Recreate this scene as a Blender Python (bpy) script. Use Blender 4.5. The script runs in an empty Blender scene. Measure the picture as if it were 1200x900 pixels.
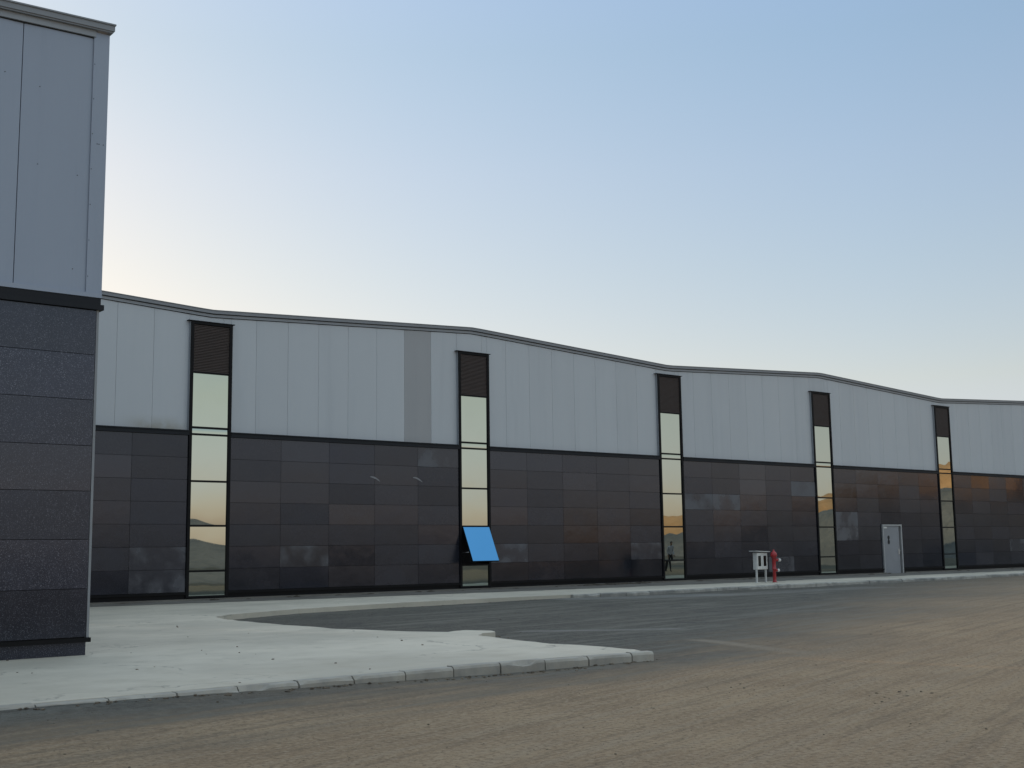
import bpy, bmesh, math, random
from mathutils import Vector, Matrix, noise
random.seed(7)
R = math.radians
sc = bpy.context.scene
COL = sc.collection

# ------------------------------------------------------------------ helpers
def link(name, bm, mat, parent=None, smooth=False):
    me = bpy.data.meshes.new(name)
    bm.normal_update()
    bm.to_mesh(me); bm.free()
    for m in (mat if isinstance(mat, (list, tuple)) else [mat]):
        me.materials.append(m)
    if smooth:
        for p in me.polygons: p.use_smooth = True
    o = bpy.data.objects.new(name, me)
    COL.objects.link(o)
    if parent is not None: o.parent = parent
    return o

def tag(o, label=None, cat=None, group=None, kind=None):
    if label: o['label'] = label
    if cat: o['category'] = cat
    if group: o['group'] = group
    if kind: o['kind'] = kind
    return o

def thing(name, label, cat, loc=(0, 0, 0), group=None):
    o = bpy.data.objects.new(name, None)
    COL.objects.link(o); o.location = loc; o.empty_display_size = .3
    return tag(o, label, cat, group)

def box(bm, x0, x1, y0, y1, z0, z1, mi=0):
    v = [bm.verts.new(c) for c in ((x0,y0,z0),(x1,y0,z0),(x1,y1,z0),(x0,y1,z0),(x0,y0,z1),(x1,y0,z1),(x1,y1,z1),(x0,y1,z1))]
    fs = []
    for q in ((0,3,2,1),(4,5,6,7),(0,1,5,4),(1,2,6,5),(2,3,7,6),(3,0,4,7)):
        f = bm.faces.new([v[i] for i in q]); f.material_index = mi; fs.append(f)
    return v, fs

def bevel(bm, w, seg=1):
    bmesh.ops.bevel(bm, geom=list(bm.edges), offset=w, segments=seg, affect='EDGES', profile=.7)

def lathe(bm, prof, cx, cy, seg=20, mi=0):
    rings = []
    for r, z in prof:
        if r < 1e-5: rings.append([bm.verts.new((cx, cy, z))])
        else: rings.append([bm.verts.new((cx+r*math.cos(2*math.pi*i/seg), cy+r*math.sin(2*math.pi*i/seg), z)) for i in range(seg)])
    for a, b in zip(rings, rings[1:]):
        for i in range(seg):
            j = (i+1) % seg
            if len(a) == 1 and len(b) == 1: continue
            vs = [a[0], b[j], b[i]] if len(a) == 1 else ([a[i], a[j], b[0]] if len(b) == 1 else [a[i], a[j], b[j], b[i]])
            f = bm.faces.new(vs); f.smooth = True; f.material_index = mi

def tube(bm, p0, p1, r0, r1=None, seg=14, caps=True, mi=0):
    r1 = r0 if r1 is None else r1
    p0, p1 = Vector(p0), Vector(p1); d = (p1-p0).normalized()
    a = d.orthogonal().normalized(); b = d.cross(a)
    A = [bm.verts.new(p0+r0*(math.cos(t)*a+math.sin(t)*b)) for t in [2*math.pi*i/seg for i in range(seg)]]
    B = [bm.verts.new(p1+r1*(math.cos(t)*a+math.sin(t)*b)) for t in [2*math.pi*i/seg for i in range(seg)]]
    for i in range(seg):
        j = (i+1) % seg; f = bm.faces.new((A[i], A[j], B[j], B[i])); f.smooth = True; f.material_index = mi
    if caps:
        for q in (A[::-1], B):
            f = bm.faces.new(q); f.material_index = mi

# ------------------------------------------------------------------ material helpers
class N:
    def __init__(s, name):
        s.m = bpy.data.materials.new(name); s.m.use_nodes = True
        s.t = s.m.node_tree; s.t.nodes.clear()
        s.out = s.t.nodes.new('ShaderNodeOutputMaterial')
        s.b = s.t.nodes.new('ShaderNodeBsdfPrincipled')
        s.t.links.new(s.b.outputs[0], s.out.inputs[0])
    def n(s, typ, **kw):
        x = s.t.nodes.new(typ)
        for k, v in kw.items(): setattr(x, k, v)
        return x
    def l(s, a, b): s.t.links.new(a, b)
    def setin(s, sock, v):
        if hasattr(v, 'is_output'): s.l(v, sock)
        else: sock.default_value = v
    def math(s, op, a, b=0., c=None, clamp=False):
        x = s.n('ShaderNodeMath', operation=op, use_clamp=clamp)
        s.setin(x.inputs[0], a); s.setin(x.inputs[1], b)
        if c is not None: s.setin(x.inputs[2], c)
        return x.outputs[0]
    def smooth(s, v, a, b):
        x = s.n('ShaderNodeMapRange', interpolation_type='SMOOTHSTEP')
        s.setin(x.inputs[0], v); x.inputs[1].default_value = a; x.inputs[2].default_value = b
        x.inputs[3].default_value = 0; x.inputs[4].default_value = 1
        return x.outputs[0]
    def rng(s, v, a, b, c, d):
        x = s.n('ShaderNodeMapRange'); s.setin(x.inputs[0], v)
        for i, q in enumerate((a, b, c, d)): x.inputs[i+1].default_value = q
        return x.outputs[0]
    def mix(s, f, a, b, mode='MIX'):
        x = s.n('ShaderNodeMix', data_type='RGBA', blend_type=mode)
        s.setin(x.inputs[0], f)
        for i, v in ((6, a), (7, b)):
            if hasattr(v, 'is_output'): s.l(v, x.inputs[i])
            else: x.inputs[i].default_value = (*v[:3], 1)
        return x.outputs[2]
    def pos(s):
        return s.n('ShaderNodeNewGeometry').outputs['Position']
    def noise(s, scale, vec=None, detail=4, rough=.55, dist=0.):
        x = s.n('ShaderNodeTexNoise'); x.inputs['Scale'].default_value = scale
        x.inputs['Detail'].default_value = detail; x.inputs['Roughness'].default_value = rough
        x.inputs['Distortion'].default_value = dist
        s.l(vec if vec is not None else s.pos(), x.inputs['Vector'])
        return x.outputs['Fac']
    def scaled(s, vec, sx, sy, sz, rot=0.):
        x = s.n('ShaderNodeMapping', vector_type='TEXTURE'); x.inputs['Scale'].default_value = (1/sx, 1/sy, 1/sz)
        x.inputs['Rotation'].default_value = (0, 0, rot)
        s.l(vec, x.inputs['Vector']); return x.outputs[0]
    def island(s):
        return s.n('ShaderNodeNewGeometry').outputs['Random Per Island']
    def bump(s, h, strength=.3, dist=.01):
        x = s.n('ShaderNodeBump'); x.inputs['Strength'].default_value = strength
        x.inputs['Distance'].default_value = dist
        s.l(h, x.inputs['Height']); s.l(x.outputs[0], s.b.inputs['Normal'])
    def set(s, **kw):
        for k, v in kw.items():
            i = s.b.inputs[k.replace('_', ' ')]
            if hasattr(v, 'is_output'): s.l(v, i)
            elif isinstance(v, tuple): i.default_value = (*v, 1) if len(v) == 3 else v
            else: i.default_value = v
        return s

def plain(name, col, rough=.5, metal=0., var=.12, scale=3., spec=.5):
    k = N(name)
    f = k.noise(scale, detail=5)
    c = k.mix(k.rng(f, .3, .7, 0, 1), tuple(x*(1-var) for x in col), tuple(x*(1+var) for x in col))
    k.set(Base_Color=c, Roughness=k.rng(f, .3, .7, rough*.85, min(1, rough*1.15)), Metallic=metal, Specular_IOR_Level=spec)
    return k.m

# granite cladding: dark polished stone, each slab with its own polish and tone
def granite(name, big=1., spk=1.):
    k = N(name); P = k.pos(); isl = k.island()
    sp = k.n('ShaderNodeTexVoronoi'); sp.inputs['Scale'].default_value = 70; k.l(P, sp.inputs['Vector'])
    fine = k.noise(90, detail=3, rough=.7)
    speck = k.smooth(fine, .54, .72)
    base = k.mix(speck, (.0085*big, .0092*big, .0135*big), (.052*big*spk, .052*big*spk, .062*big*spk))
    cloud = k.noise(1.3, detail=5, rough=.6)
    base = k.mix(k.math('MULTIPLY', k.smooth(cloud, .35, .75), .45), base, (.019*big, .0195*big, .027*big))
    tone = k.rng(isl, 0, 1, .7, 1.4)
    base = k.mix(1., base, tone, 'MULTIPLY')
    # a few slabs still carry smeared dust from the cleaning
    r2 = k.math('FRACT', k.math('MULTIPLY', isl, 37.7))
    dusty = k.smooth(r2, .915, .925)
    wv = k.n('ShaderNodeTexWave', wave_type='RINGS'); wv.inputs['Scale'].default_value = .9
    wv.inputs['Distortion'].default_value = 7; wv.inputs['Detail'].default_value = 4
    k.l(P, wv.inputs['Vector'])
    smear = k.math('MULTIPLY', k.math('MULTIPLY', dusty, k.rng(wv.outputs['Fac'], 0, 1, .10, .75)), .8)
    base = k.mix(smear, base, (.135, .137, .145))
    # dust settled on the lowest courses
    r3 = k.math('FRACT', k.math('MULTIPLY', isl, 91.3))
    rough = k.math('ADD', k.rng(r3, 0, 1, .08, .24), k.math('MULTIPLY', k.smooth(cloud, .4, .75), .04))
    rough = k.math('ADD', rough, k.math('MULTIPLY', smear, .4))
    k.set(Base_Color=base, Roughness=rough, IOR=1.52, Specular_Tint=(.74, .82, 1.0))
    wob = k.noise(1.7, detail=2)
    k.bump(k.math('ADD', wob, k.math('MULTIPLY', fine, .012)), .18, .012)
    return k.m

M = {}
M['granite'] = granite('polished_granite')
M['granite_block'] = granite('polished_granite_corner', 1.9, 1.9)
M['joint'] = plain('black_joint', (.008, .008, .009), .8)
M['black_alu'] = plain('black_aluminium', (.007, .007, .008), .5, 0., .1, 5, .12)
M['band'] = plain('dark_trim_metal', (.016, .018, .022), .5, 0., .1, 2, .15)

def cladding(name, base, var=.05, stain=True):
    k = N(name); P = k.pos(); isl = k.island()
    tone = k.rng(isl, 0, 1, 1-var, 1+var)
    c = k.mix(1., base, tone, 'MULTIPLY')
    st = k.noise(1., k.scaled(P, 3.2, 3.2, .22), detail=6, rough=.62)       # faint run-off streaks
    c = k.mix(k.math('MULTIPLY', k.smooth(st, .48, .78), .16), c, tuple(x*.72 for x in base))
    bl = k.noise(.6, detail=5, rough=.6)
    c = k.mix(k.math('MULTIPLY', k.smooth(bl, .5, .8), .12), c, tuple(min(1, x*1.25) for x in base))
    if stain:   # drifted dust patch low down beside the first window
        sx = k.n('ShaderNodeSeparateXYZ'); k.l(P, sx.inputs[0])
        dx = k.math('ABSOLUTE', k.math('SUBTRACT', sx.outputs['X'], 12.85))
        m = k.math('MULTIPLY', k.math('SUBTRACT', 1., k.smooth(dx, .2, 1.15)), k.math('SUBTRACT', 1., k.smooth(sx.outputs['Z'], 4.25, 4.75)))
        m = k.math('MULTIPLY', m, k.rng(k.noise(3.5), .3, .6, .25, 1.), clamp=True)
        c = k.mix(m, c, (.28, .26, .21))
    k.set(Base_Color=c, Roughness=k.rng(st, .3, .7, .42, .58), Metallic=.0)
    rib = k.n('ShaderNodeTexWave', wave_type='BANDS', bands_direction='X'); rib.inputs['Scale'].default_value = 6.
    k.l(P, rib.inputs['Vector'])
    k.bump(k.math('ADD', k.math('MULTIPLY', rib.outputs['Fac'], .05), k.noise(.9, detail=2)), .2, .01)
    return k.m
M['panel'] = cladding('grey_sandwich_panel', (.44, .463, .487), .022)
M['panel_dark'] = cladding('dark_grey_sandwich_panel', (.315, .32, .33), .02, False)
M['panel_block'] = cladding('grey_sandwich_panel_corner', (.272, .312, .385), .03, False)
M['cap'] = plain('grey_flashing', (.25, .265, .285), .45, 0., .1, 1.5)
M['cap_dark'] = plain('dark_grey_gutter', (.20, .21, .225), .45, 0., .1, 1.5)
M['gap'] = plain('shadow_gap_black', (.015, .016, .018), .7)
M['screw'] = plain('screw_grey', (.10, .10, .11), .5, .6)
M['roof'] = plain('roof_sheet', (.30, .31, .32), .5, 0., .1, .5)
M['louver'] = plain('brown_louver', (.056, .040, .035), .6, 0., .15, 6)
M['white'] = plain('white_enamel', (.55, .55, .53), .4, 0., .08, 8)
M['galv'] = plain('painted_post_grey', (.50, .50, .49), .45, 0., .1, 8)
M['red'] = plain('red_enamel', (.33, .018, .022), .35, 0., .15, 8)
M['dark_glass'] = plain('dark_cabinet_glass', (.012, .013, .013), .08)
M['door'] = plain('grey_door_paint', (.205, .215, .235), .42, 0., .08, 2)
M['door_frame'] = plain('light_grey_frame', (.33, .335, .335), .45, 0., .08, 3)
M['glint'] = plain('pale_glint_paint', (.20, .20, .21), .8)
M['steel'] = plain('brushed_steel', (.55, .55, .54), .35, .8, .08, 9)

def glass(name, tint, wob):
    k = N(name); P = k.pos()
    d = k.smooth(k.noise(2.2, detail=6, rough=.65), .45, .8)
    c = k.mix(k.math('MULTIPLY', d, .10), tint, tuple(x*.8 for x in tint))
    k.set(Base_Color=c, Metallic=1., Roughness=k.rng(d, 0, 1, .012, .03))
    k.bump(k.noise(1.1, detail=1), wob, .01)
    return k.m
M['glass'] = glass('bronze_mirror_glass', (.33, .375, .35), .2)
M['glass_sky'] = glass('sky_tint_mirror_glass', (.085, .27, .50), .03)  # reflected sky blue put into the tint of the open pane

def concrete(name, a, b, sc_=1.):
    k = N(name); P = k.pos()
    big = k.noise(.35*sc_, detail=6, rough=.6); mid = k.noise(2.2*sc_, detail=6, rough=.65); fine = k.noise(55, detail=3)
    c = k.mix(k.smooth(big, .32, .70), a, b)
    c = k.mix(k.math('MULTIPLY', k.smooth(mid, .5, .75), .35), c, tuple(x*.78 for x in a))
    sw = k.noise(1., k.scaled(P, .5, 2.6, 1., R(12)), detail=5)                # trowel sweeps
    c = k.mix(k.math('MULTIPLY', k.smooth(sw, .50, .72), .22), c, tuple(min(1, x*1.12) for x in b))
    spot = k.smooth(k.noise(5.5, detail=2), .70, .76)
    c = k.mix(k.math('MULTIPLY', spot, .35), c, (.10, .10, .095))
    c = k.mix(k.math('MULTIPLY', k.smooth(fine, .55, .8), .25), c, tuple(x*.7 for x in a))
    s_ = k.n('ShaderNodeSeparateXYZ'); k.l(P, s_.inputs[0])
    # sand walked and blown on from the yard side
    sand = k.math('MULTIPLY', k.math('SUBTRACT', 1., k.smooth(k.math('ADD', s_.outputs['Y'], k.math('MULTIPLY', k.math('SUBTRACT', big, .5), 5)), 10.6, 13.8)), k.rng(mid, .3, .7, .25, .8))
    c = k.mix(k.math('MULTIPLY', sand, .6), c, (.43, .375, .295))
    # hairline cracks and drip marks
    vo = k.n('ShaderNodeTexVoronoi', feature='DISTANCE_TO_EDGE'); vo.inputs['Scale'].default_value = .33*sc_; vo.inputs['Randomness'].default_value = 1
    wp = k.n('ShaderNodeVectorMath', operation='ADD'); k.l(P, wp.inputs[0])
    nv = k.n('ShaderNodeTexNoise'); nv.inputs['Scale'].default_value = 1.7; nv.inputs['Detail'].default_value = 5; k.l(P, nv.inputs['Vector'])
    k.l(nv.outputs['Color'], wp.inputs[1]); k.l(wp.outputs[0], vo.inputs['Vector'])
    crack = k.math('MULTIPLY', k.math('SUBTRACT', 1., k.smooth(vo.outputs['Distance'], .002, .008)), k.smooth(big, .46, .58))
    c = k.mix(k.math('MULTIPLY', crack, .5), c, (.12, .115, .10))
    k.set(Base_Color=c, Roughness=k.rng(mid, .3, .7, .68, .9))
    k.bump(k.math('ADD', k.math('MULTIPLY', mid, .6), k.math('MULTIPLY', fine, .25)), .4, .012)
    return k.m
M['concrete'] = concrete('light_concrete', (.392, .365, .302), (.545, .50, .412))
M['kerb'] = concrete('kerb_concrete', (.17, .17, .16), (.36, .35, .315), 5)
M['footing'] = concrete('dusty_footing', (.115, .105, .092), (.175, .165, .145), 2)

def seg_mask(k, xy, p0, p1, w, soft):
    """soft band round a segment on the ground (a drift of sand with its own outline)"""
    (x, y) = xy; dx, dy = p1[0]-p0[0], p1[1]-p0[1]; L2 = dx*dx+dy*dy
    px = k.math('SUBTRACT', x, p0[0]); py = k.math('SUBTRACT', y, p0[1])
    t = k.math('DIVIDE', k.math('ADD', k.math('MULTIPLY', px, dx), k.math('MULTIPLY', py, dy)), L2, clamp=True)
    ex = k.math('SUBTRACT', px, k.math('MULTIPLY', t, dx)); ey = k.math('SUBTRACT', py, k.math('MULTIPLY', t, dy))
    d = k.math('SQRT', k.math('ADD', k.math('MULTIPLY', ex, ex), k.math('MULTIPLY', ey, ey)))
    return k.math('SUBTRACT', 1., k.smooth(d, w, w+soft))

def ground_mat():
    k = N('dusty_yard'); P = k.pos()
    s = k.n('ShaderNodeSeparateXYZ'); k.l(P, s.inputs[0]); x, y = s.outputs['X'], s.outputs['Y']
    n1 = k.noise(.16, detail=6, rough=.6); n2 = k.noise(.9, detail=6, rough=.65); n3 = k.noise(9, detail=5, rough=.7); n4 = k.noise(60, detail=4, rough=.75)
    # wheel-drawn streaks along the yard
    st = k.noise(1., k.scaled(P, .20, 2.2, 1., R(9)), detail=7, rough=.68, dist=.5)
    st2 = k.noise(1., k.scaled(P, .30, 6.5, 1., R(17)), detail=6, rough=.62, dist=.35)
    # boundary between swept asphalt and the dirt blown over it
    bx = k.math('MULTIPLY', k.math('MAXIMUM', k.math('SUBTRACT', x, 8.), 0.), .42)
    line = k.math('ADD', 8.95, bx)
    dd = k.math('SUBTRACT', y, line)
    dd = k.math('ADD', dd, k.math('MULTIPLY', k.math('SUBTRACT', n1, .5), 4.2))
    dd = k.math('ADD', dd, k.math('MULTIPLY', k.math('SUBTRACT', st, .5), 4.5))
    wid = k.math('ADD', 1.1, k.math('MULTIPLY', k.math('MAXIMUM', k.math('SUBTRACT', x, 9.), 0.), .13))
    dn = k.math('DIVIDE', dd, wid)
    dirt = k.math('SUBTRACT', 1., k.smooth(dn, -1.5, 1.1))
    dirt = k.math('MULTIPLY', dirt, k.math('SUBTRACT', 1., k.smooth(k.math('ADD', x, k.math('MULTIPLY', n1, 14)), 52, 70)))  # far right fades to dark asphalt, standing in for shade
    asp = k.mix(k.smooth(n3, .38, .68), (.064, .061, .053), (.112, .106, .090))
    asp = k.mix(k.math('MULTIPLY', k.smooth(st, .47, .62), .7), asp, (.155, .149, .128))
    asp = k.mix(k.math('MULTIPLY', k.smooth(n2, .52, .75), .7), asp, (.034, .035, .037))
    n5 = k.noise(22, detail=5, rough=.8)
    asp = k.mix(k.math('MULTIPLY', k.smooth(n5, .5, .58), .6), asp, (.14, .135, .12))
    asp = k.mix(k.math('MULTIPLY', k.smooth(n4, .55, .8), .35), asp, (.17, .165, .155))
    dc = k.mix(k.smooth(n2, .32, .7), (.262, .184, .114), (.340, .247, .154))
    dc = k.mix(k.math('MULTIPLY', k.smooth(st2, .48, .62), .5), dc, (.300, .236, .165))
    dc = k.mix(k.math('MULTIPLY', k.smooth(k.math('SUBTRACT', 1., st2), .51, .63), .45), dc, (.155, .118, .084))
    dc = k.mix(k.math('MULTIPLY', k.smooth(n1, .45, .7), .3), dc, (.255, .178, .116))
    dc = k.mix(k.math('MULTIPLY', k.smooth(n5, .52, .60), .65), dc, (.125, .092, .063))
    dc = k.mix(k.math('MULTIPLY', k.smooth(k.math('SUBTRACT', 1., n5), .53, .61), .6), dc, (.37, .295, .21))
    dc = k.mix(k.math('MULTIPLY', k.smooth(n4, .5, .8), .4), dc, (.12, .093, .067))
    c = k.mix(dirt, asp, dc)
    far_shade = k.mix(k.smooth(n2, .35, .65), (.050, .053, .048), (.085, .086, .076))       # unseen land past the yard, coloured dark to stand in for shade
    c = k.mix(k.smooth(k.math('ADD', k.math('MULTIPLY', y, -1.), k.math('MULTIPLY', n1, 9)), 9, 16), c, far_shade)
    nz = k.rng(k.math('ADD', k.math('MULTIPLY', n2, .6), k.math('MULTIPLY', n3, .4)), .38, .62, 0, 1)
    for p0, p1, w, so, stn, colr in (((13.0, 11.8), (12.2, 9.5), .04, .22, .6, (.28, .24, .185)),
                               ((12.7, 15.1), (14.6, 13.9), .06, .28, .6, (.225, .22, .205)),
                               ((21.9, 24.0), (25.5, 22.9), .35, .9, .7, (.21, .21, .20)),
                               ((26, 22.4), (33, 22.9), .25, .9, .6, (.20, .195, .18)),
                               ((10.9, 15.2), (10.5, 17.8), .05, .4, .5, (.040, .041, .044))):
        m = k.math('MULTIPLY', seg_mask(k, (x, y), p0, p1, w, so), k.rng(nz, 0, 1, .45, 1.))
        c = k.mix(k.math('MULTIPLY', m, stn, clamp=True), c, colr)
    k.set(Base_Color=c, Roughness=.93, Specular_IOR_Level=.25)
    h = k.math('ADD', k.math('MULTIPLY', n3, .5), k.math('ADD', k.math('MULTIPLY', k.math('ADD', n4, n5), .5), k.math('MULTIPLY', st2, .9)))
    k.bump(h, .8, .035)
    return k.m
M['ground'] = ground_mat()

def hill_mat(name, a, b, s_=.05):
    k = N(name)
    n1 = k.noise(s_, detail=7, rough=.62); n2 = k.noise(s_*9, detail=5)
    c = k.mix(k.smooth(n1, .35, .65), a, b)
    c = k.mix(k.math('MULTIPLY', k.smooth(n2, .5, .75), .5), c, tuple(x*.6 for x in a))
    k.set(Base_Color=c, Roughness=.95, Specular_IOR_Level=.2); k.bump(n2, .5, .4)
    return k.m
M['hill'] = hill_mat('dry_hill_soil', (.44, .25, .11), (.52, .31, .15))
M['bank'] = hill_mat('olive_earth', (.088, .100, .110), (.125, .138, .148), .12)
M['dirtpile'] = hill_mat('dark_clods', (.055, .047, .040), (.11, .095, .078), 2.5)
M['gravel'] = hill_mat('grit', (.085, .07, .056), (.22, .18, .135), 9)

# ------------------------------------------------------------------ setting: ground
def axis(lo, hi, step, far):
    v = []; t = lo
    while t <= hi: v.append(t); t += step
    a = lo; s = step; L = []
    while a > -far: s *= 1.5; a -= s; L.append(a)
    b = v[-1]; s = step; Rr = []
    while b < far: s *= 1.5; b += s; Rr.append(b)
    return L[::-1]+v+Rr
GZ = -.18
def gz(x, y):
    w = max(0., 1-max(0, math.hypot(x-20, y-12)-60)/40)
    v = Vector((x*.23, y*.23, 3.1)); u = Vector((x*1.1, y*1.1, 9.7))
    # slight wheel ruts and settling
    up = .07*max(0, min(1, (8.2-x)/4.5))*math.exp(-((y-10.1)/1.3)**2)
    return GZ + up + w*(.028*(noise.noise(v)) + .010*noise.noise(u))
bm = bmesh.new()
xs = axis(-12, 70, .42, 4000); ys = axis(-6, 30, .42, 4000)
g = [[bm.verts.new((x, y, gz(x, y))) for x in xs] for y in ys]
for j in range(len(ys)-1):
    for i in range(len(xs)-1):
        bm.faces.new((g[j][i], g[j][i+1], g[j+1][i+1], g[j+1][i]))
tag(link('ground', bm, M['ground'], smooth=True), kind='structure')

# concrete apron and the pavement along the hall (one slab)
NEAR = [(-14, 10.22), (-4, 10.22), (2.8, 10.22), (4.5, 10.2), (6.2, 10.24), (7.6, 10.26), (9.0, 10.22), (9.8, 10.14), (10.30, 10.06)]
BACK = [(10.42, 10.5), (10.44, 11.3), (10.36, 11.9), (10.42, 12.5), (10.55, 13.1), (10.72, 13.9), (11.02, 14.2), (11.30, 14.2), (11.48, 14.55), (11.28, 14.95), (10.86, 14.8), (10.55, 15.4),
        (10.2, 16.8), (10.22, 19.2), (10.34, 20.9), (10.62, 21.9), (11.1, 22.5), (12.0, 22.95), (13.3, 23.5), (14.6, 23.85), (16.5, 24.25), (18.4, 24.4), (20.5, 24.45)]
FAR = [(22.9, 24.5), (26.5, 24.68), (30.7, 24.9), (35.2, 25.0), (40.5, 25.1), (47.3, 25.35), (60, 25.7), (98, 26.2)]
SL = -.08
def jitter(pts, a, step):
    out = []
    for p, q in zip(pts, pts[1:]):
        n = max(1, int(math.hypot(q[0]-p[0], q[1]-p[1])/step))
        for i in range(n):
            t = i/n; x = p[0]+(q[0]-p[0])*t; y = p[1]+(q[1]-p[1])*t
            out.append((x+a*noise.noise(Vector((x*2.3, y*2.3, 1))), y+a*noise.noise(Vector((x*2.3, y*2.3, 7)))))
    out.append(pts[-1]); return out
bk = jitter(BACK, .06, .18)
edge = [(x, y+.13) for x, y in NEAR[:-1]] + [(10.27, 10.2)] + bk + FAR
poly = edge + [(98, 29.86), (-14, 29.86)]
bm = bmesh.new()
top = [bm.verts.new((x, y, SL)) for x, y in poly]
bot = [bm.verts.new((x, y, SL-.3)) for x, y in poly]
from mathutils.geometry import tessellate_polygon
for tri in tessellate_polygon([[Vector((x, y, 0)) for x, y in poly]]):
    a, b, c = (top[q] for q in tri)
    if (b.co-a.co).cross(c.co-a.co).z < 0: b, c = c, b
    if (b.co-a.co).cross(c.co-a.co).length > 1e-7: bm.faces.new((a, b, c))
for i in range(len(top)):
    j = (i+1) % len(top)
    bm.faces.new((top[i], bot[i], bot[j], top[j]))
tag(link('pavement', bm, M['concrete']), kind='structure')

SOIL = [(9.2, 28.9), (12, 28.75), (15, 28.4), (20, 28.05), (25, 27.75), (31, 27.5), (40, 27.6), (52, 27.75), (70, 27.9), (98, 28.1)]
se = jitter(SOIL, .22, .3)
bm = bmesh.new()
lo = [bm.verts.new((x, y, SL+.004)) for x, y in se]; hi = [bm.verts.new((x, 29.868, SL+.02)) for x, y in se]
for i in range(len(se)-1): bm.faces.new((lo[i], lo[i+1], hi[i+1], hi[i]))
tag(link('soil_strip', bm, M['footing']), kind='structure')

# precast kerb along the near edge of the apron, stones a metre long, chipped and not quite in line
def kerb_run(bm, pts, L=1.0, w=.13, inside=1, top=SL+.006):
    segs = []
    for p, q in zip(pts, pts[1:]):
        d = math.hypot(q[0]-p[0], q[1]-p[1]); segs.append((p, q, d))
    total = sum(s[2] for s in segs)
    def at(t):
        for p, q, d in segs:
            if t <= d: return (p[0]+(q[0]-p[0])*t/d, p[1]+(q[1]-p[1])*t/d)
            t -= d
        return segs[-1][1]
    t = 0
    while t < total-.05:
        t1 = min(total, t+L)
        a, b = at(t+.008), at(t1-.008)
        dx, dy = b[0]-a[0], b[1]-a[1]; l = math.hypot(dx, dy); dx /= l; dy /= l
        nx, ny = -dy*inside, dx*inside
        o = random.uniform(-.012, .012); dz = random.uniform(-.010, .006)
        n = max(2, int(l/.09)); rows = []
        for i in range(n+1):
            x = a[0]+dx*l*i/n+nx*o; y = a[1]+dy*l*i/n+ny*o
            ch = max(0, noise.noise(Vector((x*3.1, y*3.1, 5)))-.18)*.10 + .006*random.random()
            ce = .010 if 0 < i < n else .016
            pr = [(0+.004*random.random(), -.40), (0, top-.03-ch*.5), (.012+ch*.6, top-ch*.9-ce*.4), (.028+ch, top-.001), (w, top), (w, -.40)]
            rows.append([bm.verts.new((x+nx*u_, y+ny*u_, z_+dz)) for u_, z_ in pr])
        for r0, r1 in zip(rows, rows[1:]):
            for i in range(5): bm.faces.new((r0[i], r1[i], r1[i+1], r0[i+1]))
        bm.faces.new(rows[0]); bm.faces.new(rows[-1][::-1])
        t = t1
bm = bmesh.new()
kerb_run(bm, [(-14, 10.22)]+NEAR[1:], .6)
kerb_run(bm, [(22.0, 24.36)]+[(x, y-.13) for x, y in FAR], 1.0)
bmesh.ops.recalc_face_normals(bm, faces=list(bm.faces))
tag(link('kerb', bm, M['kerb']), kind='structure')

# dirt washed along the foot of the wall and the gutter
bm = bmesh.new()
for i in range(150):
    x = random.choice([random.gauss(28.2, 1.0), random.gauss(29.0, .5), random.uniform(10, 70)])
    y = 29.62+random.uniform(-.08, .14); s = random.uniform(.03, .11)
    if 26.8 < x < 30: s *= 1.3
    r = bmesh.ops.create_icosphere(bm, subdivisions=1, radius=s, matrix=Matrix.Translation((x, y, SL)) @ Matrix.Diagonal((1.6, 1, .55, 1)))
    for v in r['verts']: v.co += .35*s*noise.noise_vector(v.co*9)
tag(link('dirt_clods', bm, M['dirtpile']), kind='stuff', label='dark clods of earth strewn along the foot of the granite wall', cat='earth')

# loose grit on the yard and in the kerb line
bm = bmesh.new()
def pebble(x, y, s, z=None):
    z = gz(x, y) if z is None else z
    r = bmesh.ops.create_icosphere(bm, subdivisions=1, radius=s, matrix=Matrix.Translation((x, y, z+s*.2)) @ Matrix.Rotation(random.random()*6, 4, 'Z') @ Matrix.Diagonal((1.5, 1, .6, 1)))
    for v in r['verts']: v.co += .45*s*noise.noise_vector(v.co*(.35/s))
for i in range(150):
    t = random.random(); d = 4.0+24*t*t; az = R(random.uniform(14, 66))
    x, y = d*math.sin(az), d*math.cos(az)
    if y > 9.7 and x < 11.8 or y > 24: continue
    pebble(x, y, random.choice([.004, .005, .006, .007, .009])*(1+.03*d))
for i in range(1500):
    t = random.random(); d = 4.5+13*t; az = R(random.uniform(15, 64)); x, y = d*math.sin(az), d*math.cos(az)
    if y > 9.9 and x < 11.8: continue
    s_ = random.uniform(.003, .0065)*(1+.05*d); zz = gz(x, y)
    a_ = random.random()*6.28; vs = [bm.verts.new((x+s_*1.3*math.cos(a_+k_*2.1), y+s_*math.sin(a_+k_*2.1), zz-.002)) for k_ in range(3)]; tp_ = bm.verts.new((x+s_*.2, y, zz+s_*.6))
    for k_ in range(3): bm.faces.new((vs[k_], vs[(k_+1) % 3], tp_))
for i in range(170):
    x = random.uniform(1, 10.4); pebble(x, 10.14-abs(random.gauss(0, .07)), random.uniform(.006, .022))
for i in range(90):
    p = random.choice(bk); pebble(p[0]+random.uniform(.02, .3), p[1]+random.uniform(-.15, .15), random.uniform(.008, .024))
for cx, cy, n in ((9.3, 6.2, 12), (8.8, 7.6, 8), (11.6, 6.3, 6)):
    for i in range(n): pebble(cx+random.gauss(0, .35), cy+random.gauss(0, .14), random.uniform(.005, .013))
for i in range(30):
    pebble(random.uniform(3, 10), random.uniform(10.5, 20), random.uniform(.006, .014), SL)
tag(link('loose_gravel', bm, M['gravel']), kind='stuff', label='loose grit and pebbles scattered over the dusty yard and kerb', cat='gravel')

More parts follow.
